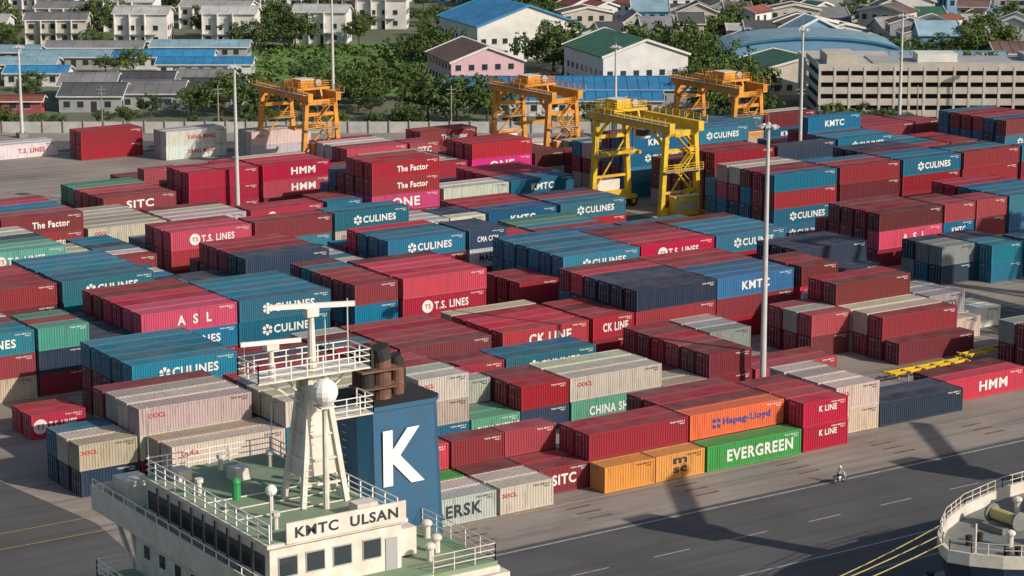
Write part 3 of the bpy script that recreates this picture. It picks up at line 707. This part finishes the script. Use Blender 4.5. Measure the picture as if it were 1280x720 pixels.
# ---------------------------------------------------------------- motorcyclist
def skinned(name,verts,edges,radii,m,parent=None):
    me=bpy.data.meshes.new(name); me.from_pydata(verts,edges,[]); me.materials.append(m)
    o=bpy.data.objects.new(name,me); col.objects.link(o)
    o.modifiers.new("skin",'SKIN')
    for i,r in enumerate(radii): me.skin_vertices[0].data[i].radius=(r,r)
    me.skin_vertices[0].data[0].use_root=True
    s=o.modifiers.new("sub",'SUBSURF'); s.levels=1; s.render_levels=2
    if parent: o.parent=parent
    return o
root=bpy.data.objects.new("motorcycle",None); col.objects.link(root)
mb=MB()
for x in (-0.62,0.66):
    n=18
    for i in range(n):
        a=2*math.pi*i/n; b=2*math.pi*(i+1)/n
        mb.cyl((x+0.28*math.cos(a),0,0.3+0.28*math.sin(a)),(x+0.28*math.cos(b),0,0.3+0.28*math.sin(b)),0.05,0.05,M_black,6)
    for i in range(6):
        a=math.pi*i/3; mb.cyl((x,0,0.3),(x+0.26*math.cos(a),0,0.3+0.26*math.sin(a)),0.012,0.012,M_steel,5)
    mb.cyl((x,-0.07,0.3),(x,0.07,0.3),0.06,0.06,M_steel,8)
mb.beam((0.66,0.08,0.3),(0.45,0.08,0.95),0.04,0.05,M_steel); mb.beam((0.66,-0.08,0.3),(0.45,-0.08,0.95),0.04,0.05,M_steel)
mb.cyl((0.42,-0.34,1.0),(0.42,0.34,1.0),0.02,0.02,M_black,6); mb.box(0.44,0.6,-0.1,0.1,0.78,1.0,M_white)
mb.box(-0.25,0.3,-0.14,0.14,0.28,0.55,M_steel); mb.prism([(-0.3,-0.15),(0.35,-0.1),(0.35,0.1),(-0.3,0.15)],0.55,0.72,M_white)
mb.prism([(-0.85,-0.12),(0.05,-0.15),(0.05,0.15),(-0.85,0.12)],0.72,0.84,M_black); mb.beam((-0.62,0.1,0.3),(-0.1,0.1,0.42),0.06,0.08,M_steel)
mb.beam((0.5,0,0.55),(0.85,0,0.6),0.14,0.03,M_white); mb.box(-0.95,-0.85,-0.06,0.06,0.65,0.75,M_red)
b=mb.obj("body"); b.parent=root
root.location=(148.7,163.0,0.016); root.rotation_euler=(0,0,0.05)
rd=bpy.data.objects.new("rider",None); col.objects.link(rd); rd.location=(148.7,163.0,0.016); rd.rotation_euler=(0,0,0.05)
skinned("torso",[(-0.2,0,0.88),(-0.15,0,1.1),(-0.06,0,1.32),(-0.02,0,1.45),(-0.06,0.19,1.38),(0.12,0.25,1.15),(0.38,0.26,1.04),(-0.06,-0.19,1.38),(0.12,-0.25,1.15),(0.38,-0.26,1.04)],
   [(0,1),(1,2),(2,3),(2,4),(4,5),(5,6),(2,7),(7,8),(8,9)],[.15,.14,.16,.07,.07,.05,.04,.07,.05,.04],M_cloth,rd)
skinned("legs",[(-0.2,0,0.9),(-0.15,0.12,0.88),(0.22,0.22,0.78),(0.05,0.2,0.35),(0.18,0.2,0.3),(-0.15,-0.12,0.88),(0.22,-0.22,0.78),(0.05,-0.2,0.35),(0.18,-0.2,0.3)],
   [(0,1),(1,2),(2,3),(3,4),(0,5),(5,6),(6,7),(7,8)],[.14,.1,.07,.05,.045,.1,.07,.05,.045],M_jean,rd)
mb=MB(); mb.ball((0.0,0,1.62),0.145,M_white,14,9,1.05); mb.box(0.09,0.13,-0.08,0.08,1.56,1.64,M_glass); mb.cyl((0.02,0,1.46),(0.01,0,1.54),0.05,0.06,M_skin,8)
o=mb.obj("head"); o.parent=rd

# ---------------------------------------------------------------- buildings (city frame: r = along street, d = away)
ROT=-math.atan2(CA,SA)
foot=[]
def roofmat(n,c,v=0.25): return mat(n,c,0.65,v,0.25,c2=tuple(x*0.6 for x in c),objvar=0.25,detail=9)
RG=roofmat("roof_grey",(0.24,0.24,0.25)); RB=roofmat("roof_blue",(0.04,0.27,0.55)); RLB=roofmat("roof_light_blue",(0.28,0.45,0.54)); RGR=roofmat("roof_green",(0.04,0.14,0.09))
RBR=roofmat("roof_brown",(0.19,0.12,0.1)); RRD=roofmat("roof_rust",(0.32,0.1,0.06)); ROL=roofmat("roof_olive",(0.26,0.27,0.18)); RW=roofmat("roof_pale",(0.5,0.5,0.5)); RDG=roofmat("roof_dark",(0.1,0.1,0.11))
WW=mat("wall_white",(0.68,0.68,0.66),0.8,0.25,0.3,detail=9); WP=mat("wall_pink",(0.6,0.4,0.45),0.8,0.15,0.3); WC=mat("wall_cream",(0.54,0.5,0.44),0.85,0.3,0.3,detail=9); WG=mat("wall_grey",(0.36,0.37,0.38),0.85,0.25,0.3); WB=mat("wall_blue",(0.15,0.32,0.5),0.8,0.2,0.3)
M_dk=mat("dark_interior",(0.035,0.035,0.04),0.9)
def gable(w,dp,h,rh,wall,roof,axis='x',win=2,ribs=True,fascia=None):
    mb=MB(); x,y=w/2,dp/2; ov=0.5
    mb.box(-x,x,-y,y,0,h,wall)
    if axis=='x':
        for s in (-1,1):
            mb.poly([(s*x,-y,h),(s*x,y,h),(s*x,0,h+rh)],wall)
        k=rh/y
        for s in (-1,1):
            a=(-x-ov,s*(y+ov),h-ov*k+0.05); b=(x+ov,s*(y+ov),h-ov*k+0.05); c=(x+ov,0,h+rh+0.05); d=(-x-ov,0,h+rh+0.05)
            mb.poly([a,b,c,d],roof); mb.poly([(p[0],p[1],p[2]-0.15) for p in (d,c,b,a)],roof)
            mb.beam(a,b,0.15,0.25,fascia or WW)
            if ribs:
                n=int(w/2.2)
                for i in range(n+1):
                    xx=-x-ov+(w+2*ov)*i/n; mb.beam((xx,s*(y+ov),h-ov*k+0.1),(xx,0,h+rh+0.1),0.12,0.08,roof)
        for s in (-1,1):
            for t in (-1,1): mb.beam((s*(x+ov),t*(y+ov),h-ov*k),(s*(x+ov),0,h+rh),0.12,0.3,fascia or WW)
        mb.beam((-x-ov,0,h+rh+0.12),(x+ov,0,h+rh+0.12),0.5,0.12,roof)
    else:
        for s in (-1,1): mb.poly([(-x,s*y,h),(x,s*y,h),(0,s*y,h+rh)],wall)
        k=rh/x
        for s in (-1,1):
            a=(s*(x+ov),-y-ov,h-ov*k+0.05); b=(s*(x+ov),y+ov,h-ov*k+0.05); c=(0,y+ov,h+rh+0.05); d=(0,-y-ov,h+rh+0.05)
            mb.poly([a,b,c,d],roof); mb.poly([(p[0],p[1],p[2]-0.15) for p in (d,c,b,a)],roof)
            if ribs:
                n=int(dp/2.2)
                for i in range(n+1):
                    yy=-y-ov+(dp+2*ov)*i/n; mb.beam((s*(x+ov),yy,h-ov*k+0.1),(0,yy,h+rh+0.1),0.12,0.08,roof)
            for t in (-1,1): mb.beam((s*(x+ov),t*(y+ov),h-ov*k),(0,t*(y+ov),h+rh),0.15,0.5,fascia or WW)
    st=max(1,int(h/3.0)) if win else 0
    for f in range(st):
        z=1.0+f*3.0
        n=int(w/3)
        for i in range(n):
            xx=-x+1+i*(w-1.6)/max(1,n)
            if f==0 and i==n//2: mb.box(xx,xx+1.2,-y-0.05,-y,0,2.3,M_dk); continue
            mb.box(xx,xx+1.3,-y-0.05,-y,z,z+1.3,M_glass); mb.box(xx-0.08,xx+1.38,-y-0.12,-y,z-0.12,z-0.02,WW)
            mb.box(xx,xx+1.3,y,y+0.05,z,z+1.3,M_glass)
        n=int(dp/3)
        for i in range(n):
            yy=-y+1+i*(dp-1.6)/max(1,n)
            mb.box(-x-0.05,-x,yy,yy+1.3,z,z+1.3,M_glass); mb.box(x,x+0.05,yy,yy+1.3,z,z+1.3,M_glass)
    return mb
def put(mb,name,r,d,w,dp,rot=0):
    foot.append((r,d,max(w,dp)/2+1.5 if rot else w/2+1.5,max(w,dp)/2+1.5 if rot else dp/2+1.5))
    mb.obj(name,(*P(r,d),0),ROT+rot)
put(gable(27,30,8.5,4.8,WW,RB,'y',win=1,fascia=RB),"blue_roof_hall",-1,592,27,30,rad(20))
put(gable(17,22,6,3.2,WP,RBR,'y',win=1),"pink_warehouse",-8.5,532,17,22,rad(16))
put(gable(20,26,8.6,3.4,WW,RGR,'y',win=1),"green_roof_building",25.5,523,20,26,rad(18))
put(gable(52,16,3.6,1.8,WG,RB,'x'),"blue_roof_shed",12,498,52,16)
put(gable(34,9,3.2,1.4,WW,RB,'x'),"blue_roof_shed",14,480,34,9)
put(gable(22,18,5.6,2.6,WC,RGR,'y',win=1),"green_roof_building",62,518,22,18,rad(16))
put(gable(28,15,6,1.5,WW,RLB,'x',fascia=RB),"blue_roof_building",98,528,28,15,rad(-3))
put(gable(26,18,5,2.6,WC,ROL,'x'),"olive_roof_building",126,520,26,18,rad(8))
put(gable(20,14,5,2,WC,RBR,'x'),"brick_house",124,552,20,14)
mb=MB(); w,dp,h=44,24,4.2
mb.box(-w/2,w/2,-dp/2,dp/2,0,h,WW); n=14
for i in range(n):
    t0=math.pi*i/n; t1=math.pi*(i+1)/n
    a=(-math.cos(t0)*(w/2+.5),math.sin(t0)*4.6); b=(-math.cos(t1)*(w/2+.5),math.sin(t1)*4.6)
    mb.poly([(a[0],-dp/2-.5,h+a[1]),(b[0],-dp/2-.5,h+b[1]),(b[0],dp/2+.5,h+b[1]),(a[0],dp/2+.5,h+a[1])],RLB)
    mb.beam((a[0],-dp/2-.5,h+a[1]),(b[0],-dp/2-.5,h+b[1]),0.2,0.5,RB)
    mb.poly([(a[0],-dp/2-.1,h),(b[0],-dp/2-.1,h),(b[0],-dp/2-.1,h+b[1]),(a[0],-dp/2-.1,h+a[1])],WB)
for i in range(8): mb.box(-20+i*5.2,-17+i*5.2,-dp/2-.06,-dp/2,1,4,M_glass)
put(mb,"arched_warehouse",71,556,w,dp,0)
mb=MB(); w,dp=66,20; fl=2.3; nf=5
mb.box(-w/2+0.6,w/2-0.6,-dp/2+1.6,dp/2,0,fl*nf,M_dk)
for f in range(nf+1):
    z=f*fl
    mb.box(-w/2,w/2,-dp/2,dp/2+0.1,z-0.02 if f else 0.0,z+0.28,WC)
    mb.box(-w/2-0.1,w/2+0.1,-dp/2-0.12,-dp/2,z-0.25 if f else 0,z+1.1,WC)
    for s in (-1,1): mb.box(s*w/2-0.06,s*w/2+0.06,-dp/2,dp/2,z if f else 0.01,z+1.15,WC)
for i in range(23):
    xx=-w/2+i*(w-0.5)/22; mb.box(xx,xx+0.5,-dp/2-0.2,-dp/2+0.35,0,fl*nf+0.5,WC)
mb.box(-w/2+2,-w/2+8,-dp/2+3,dp/2-6,fl*nf+.28,fl*nf+2.6,WC); mb.box(10,26,0,7,fl*nf+.28,fl*nf+1.8,WG); mb.box(-12,-4,-2,4,fl*nf+.28,fl*nf+2.2,WW)
mb.box(-w/2+12,w/2,-2,dp/2,fl*nf+0.3,fl*nf+0.5,WG)
put(mb,"parking_building",94,470,w,dp)
mb=MB(); mb.box(-9,9,-7,7,0,10,WC)
for f in range(3):
    for i in range(6): mb.box(-8+i*2.8,-6.4+i*2.8,-7.05,-7,1.2+f*2.9,2.4+f*2.9,M_glass)
    mb.box(-9.1,9.1,-7.3,-7,2.7+f*2.9,2.9+f*2.9,WC)
mb.box(-9.2,9.2,-7.2,7.2,10,10.6,WC); put(mb,"office_building",71,494,18,14)
for i,(r,d) in enumerate(((-88,488),(-76,492),(-64,496),(-92,505),(-80,508),(-68,512))):
    put(gable(13 if i<3 else 12,14,3.4,1.9,WG,RG if i%2 else RDG,'x'),"grey_shed",r,d,13,14)
put(gable(60,5,2.6,0.8,mat("wall_red",(0.35,0.08,0.08),0.8),RRD,'x'),"red_shed",-128,482,60,5)
for (r,d,w) in ((-118,545,22),(-106,560,24),(-84,560,24),(-72,545,22),(-128,570,24),(-104,580,24),(-78,582,24),(-125,525,16),(-108,528,14)):
    put(gable(w,9,3.0,1.2,WW if R.random()<.5 else WG,R.choice([RLB,RLB,RB,RG]),'x'),"workshop_shed",r,d,w,9)
def rowhouse(w,h,roof,wall):
    mb=gable(w,9,h,1.5,wall,roof,'x',win=1)
    n=int(w/4)
    for i in range(n): mb.box(-w/2+.3+i*4,-w/2+3.1+i*4,-6.0,-4.5,2.8,2.95,RG); mb.box(-w/2+.2+i*4,-w/2+.4+i*4,-5.8,-4.5,0,h,WW)
    return mb.mesh("row_house")
RHS=[rowhouse(16,5.6,RW,WW),rowhouse(20,6.2,RW,WW),rowhouse(12,5.6,RG,WW),rowhouse(16,6.4,RG,WC),rowhouse(14,8.4,RW,WW)]
for dd,rs in ((616,(-142,-118,-94,-73,-48)),(650,(-150,-126,-103,-80,-58,-34)),(684,(-160,-136,-112,-90,-66,-42)),(716,(-150,-124,-98,-74,-50))):
    for r in rs:
        if R.random()<0.08: continue
        rr=r+R.uniform(-3,3); dq=dd+R.uniform(-5,5); link("row_house",R.choice(RHS),(*P(rr,dq),0),ROT+rad(R.choice([-6,-6,-3,2,-12]))); foot.append((rr,dq,11,6))
hm=[]
for i in range(18):
    w=R.uniform(6,15); dp=R.uniform(6,11); h=R.choice([3.0,3.2,3.4,5.6,6.2])
    hm.append(gable(w,dp,h,R.uniform(1.0,2.6),R.choice([WW,WC,WG,WW,WB,WC]),[RG,RBR,RRD,RB,RW,RDG,RGR,RG,RLB,RBR,RDG,ROL][i%12],R.choice('xy'),win=1,ribs=False).mesh("house_mesh"))
def clear(r,d,m=0):
    for (a,b,w,dp) in foot:
        if abs(r-a)<w+m and abs(d-b)<dp+m: return False
    return True
hn=0
def houses(r0,r1,d0,d1,sx,sd,prob):
    global hn
    d=d0
    while d<d1:
        r=r0
        while r<r1:
            rr=r+R.uniform(-3,3); dd=d+R.uniform(-3.5,3.5)
            if R.random()<prob and clear(rr,dd,4.5):
                link("house",R.choice(hm),(*P(rr,dd),0),ROT+rad(R.choice([0,90,12,-15,95,30,-35])),(1,1,R.uniform(.85,1.3))); hn+=1
                foot.append((rr,dd,6,5))
            r+=sx
        d+=sd
houses(22,170,575,790,13.5,13.5,0.85)
houses(-175,20,735,800,14,16,0.8)
houses(-330,-175,470,800,20,24,0.5); houses(170,330,470,800,20,24,0.6)
houses(-500,550,810,1250,30,36,0.7)
for (r,d,w,h) in ((92,735,34,13),(40,705,26,10),(150,780,20,20),(-120,860,20,24),(60,900,24,30),(200,880,24,26)):
    mb=MB(); mb.box(-w/2,w/2,-6,6,0,h,WW if w>24 else WC)
    for f in range(int(h/3)):
        for i in range(int(w/2.4)): mb.box(-w/2+.6+i*2.4,-w/2+2+i*2.4,-6.06,-6,1+f*3,2.4+f*3,M_glass)
        mb.box(-w/2-.1,w/2+.1,-6.4,-6,2.8+f*3,2.95+f*3,WW)
    mb.box(-2,2,-2,2,h,h+2.5,WG); put(mb,"apartment_building",r,d,w,12)
mb=MB()
for i in range(40):
    r=-420+i*22
    if r>-20: break
    mb.box(r,r+22,-6,6,10,11.4,WC); mb.box(r,r+22,-6.2,-6,11,12.3,WC); mb.box(r,r+22,6,6.2,11,12.3,WC)
    mb.box(r+10,r+12,-2.5,2.5,0,9,WC); mb.box(r+9.5,r+12.5,-5,5,9,10,WC)
mb.obj("elevated_road",(*P(0,752),0),ROT)
for i in range(14):
    mb=MB(); mb.cyl((0,0,0),(0,0,9),0.17,0.11,M_quay,8); mb.beam((-1,0,8.2),(1,0,8.2),0.12,0.12,M_steel); mb.beam((-0.8,0,7.4),(0.8,0,7.4),0.1,0.1,M_steel)
    mb.obj("utility_pole",(*P(-150+i*23,455),0),ROT)

# ---------------------------------------------------------------- trees
M_bark=mat("bark",(0.09,0.065,0.045),0.9,0.3)
LM=[mat("foliage_a",(0.1,0.15,0.03),0.9,0.3,0.5,c2=(0.035,0.07,0.015),objvar=0.3),mat("foliage_b",(0.06,0.11,0.028),0.9,0.3,0.5,c2=(0.025,0.05,0.014),objvar=0.3)]
def tree_mesh(seed,h,wd,lm):
    r=random.Random(seed); mb=MB()
    th=h*0.38
    mb.cyl((0,0,-0.1),(r.uniform(-.2,.2),0,th),0.035*h,0.022*h,M_bark,8)
    cl=[]
    for i in range(8):
        a=i*2*math.pi/8+r.uniform(-.4,.4); rr=wd*r.uniform(0.2,0.42); z=h*r.uniform(0.45,0.82)
        p=(math.cos(a)*rr,math.sin(a)*rr,z); mb.cyl((0,0,th*r.uniform(.7,1)),p,0.014*h,0.004*h,M_bark,5); cl.append(p)
    cl.append((0,0,h*0.84))
    cents=[]
    for c in cl:
        for k in range(9):
            q=Vector((r.gauss(0,1)*wd,r.gauss(0,1)*wd,r.gauss(0,0.8)*h))*0.11; cents.append(Vector(c)+q)
    for c in cents:
        cr=wd*r.uniform(0.06,0.11)
        for k in range(36):
            v=Vector((r.gauss(0,1),r.gauss(0,1),r.gauss(0,1))).normalized()
            p=c+Vector((v.x,v.y,v.z*0.75))*cr*r.uniform(0.7,1.1)
            n=(v+Vector((r.uniform(-.6,.6),r.uniform(-.6,.6),r.uniform(-.2,.8)))).normalized()
            a=n.orthogonal().normalized(); b=n.cross(a); s=wd*r.uniform(0.016,0.032)
            mb.poly([p-a*s,p-b*s*0.7,p+a*s,p+b*s*0.7],lm)
    return mb.mesh("tree_mesh")
TM=[tree_mesh(i,*s,LM[i%2]) for i,s in enumerate(((8,9),(6.5,7),(9,13),(5,5.5),(7,8.5)))]
def tree(r,d,sc=1.0,k=None):
    link("shade_tree",TM[k] if k is not None else R.choice(TM),(*P(r,d),0),R.uniform(0,6.28),(sc,sc,sc*R.uniform(.85,1.1)))
for (r,d,sc,k) in ((-11,462,1.1,2),(-17,466,1.0,2),(-5,467,0.9,2),(-29,498,1.0,2),(-37,494,0.9,2),(-22,500,1.0,0),(-40,484,0.9,2),(-32,482,0.9,2),(-54,482,0.9,2),(-60,476,1.0,2),(-66,474,0.8,4),(-74,472,0.8,1),(-48,474,0.9,0),
   (10,552,1.3,2),(14,558,1.2,2),(12,545,1.0,2),(45,480,1.0,2),(50,492,1.1,2),(40,500,1.0,0),(44,520,1.1,2),(52,505,0.9,0),(38,545,1.2,2),(42,560,1.2,2),(30,560,1.2,2),(-22,552,0.9,2),(-20,572,1.0,2),(-56,600,1.0,2),(-66,594,1.0,2),(-40,606,0.9,0),(110,560,1.2,2),(118,570,1.2,2),(50,462,0.9,4),(38,460,0.8,1),(42,466,1.0,2),(96,560,1.1,0)):
    tree(r,d,sc,k)
n=0
while n<210:
    r=R.uniform(-190,190); d=R.uniform(457,600); n+=1
    if -72<r<-16 and 500<d<600 and R.random()<.93: continue
    if -20<r<40 and 466<d<575: continue
    if clear(r,d,2.2): tree(r,d,R.uniform(0.5,1.05))
n=0
while n<360:
    r=R.uniform(-200,220); d=R.uniform(600,800)
    if clear(r,d,-0.5): tree(r,d,R.uniform(0.55,1.15))
    n+=1
for i in range(60):
    tree(R.uniform(-130,130),457.5+R.uniform(0,3),R.uniform(0.35,0.55))
mb=MB(); rr=random.Random(5)
for i in range(700):
    r=rr.uniform(-64,-18); d=rr.uniform(510,605); x,y=P(r,d); s=rr.uniform(.25,.7)
    for k in range(5):
        p=Vector((x+rr.uniform(-.8,.8),y+rr.uniform(-.8,.8),rr.uniform(.1,.7))); a=rr.uniform(0,3.14); u=Vector((math.cos(a),math.sin(a),0))*s; v=Vector((-math.sin(a)*.5,math.cos(a)*.5,.8))*s
        mb.poly([p-u,p-v*.4,p+u,p+v],LM[0])
mb.obj("scrub")
mb=MB(); rr=random.Random(3)
for i in range(5200):
    d=rr.uniform(1250,3200); r=rr.uniform(-1400,1500); x,y=P(r,d); z=rr.uniform(1,11); s=rr.uniform(3,8)
    a=rr.uniform(0,3.14); u=Vector((math.cos(a),math.sin(a),0))*s; v=Vector((-math.sin(a)*.4,math.cos(a)*.4,1)).normalized()*s*.7
    p=Vector((x,y,z)); mb.poly([p-u,p-v,p+u,p+v],LM[i%2])
mb.obj("distant_trees")

# ---------------------------------------------------------------- light, sky, camera
el=rad(28); az=rad(155)
to_sun=Vector((math.sin(az)*math.cos(el),math.cos(az)*math.cos(el),math.sin(el)))
sd=bpy.data.lights.new("sun",'SUN'); sd.energy=4.6; sd.angle=rad(0.5); sd.color=(1.0,0.89,0.76)
so=bpy.data.objects.new("sun",sd); so.rotation_euler=to_sun.to_track_quat('Z','Y').to_euler(); col.objects.link(so)
w=bpy.data.worlds.new("World"); scene.world=w; w.use_nodes=True
nt=w.node_tree; sk=nt.nodes.new("ShaderNodeTexSky"); sk.sky_type='NISHITA'; sk.sun_disc=False; sk.sun_elevation=el; sk.sun_rotation=az; sk.air_density=1.2; sk.dust_density=2.0
nt.links.new(sk.outputs[0],nt.nodes["Background"].inputs[0]); nt.nodes["Background"].inputs[1].default_value=0.095
cam=bpy.data.cameras.new("camera"); co=bpy.data.objects.new("camera",cam); col.objects.link(co)
co.location=(0,0,67); co.rotation_euler=(rad(90-12.26),0,ROT)
cam.sensor_width=36; cam.lens=81.56; cam.clip_end=20000; cam.clip_start=1
scene.camera=co
scene.view_settings.view_transform='Standard'; scene.view_settings.look='None'; scene.view_settings.exposure=0
print("objects",len(bpy.data.objects),"houses",hn)
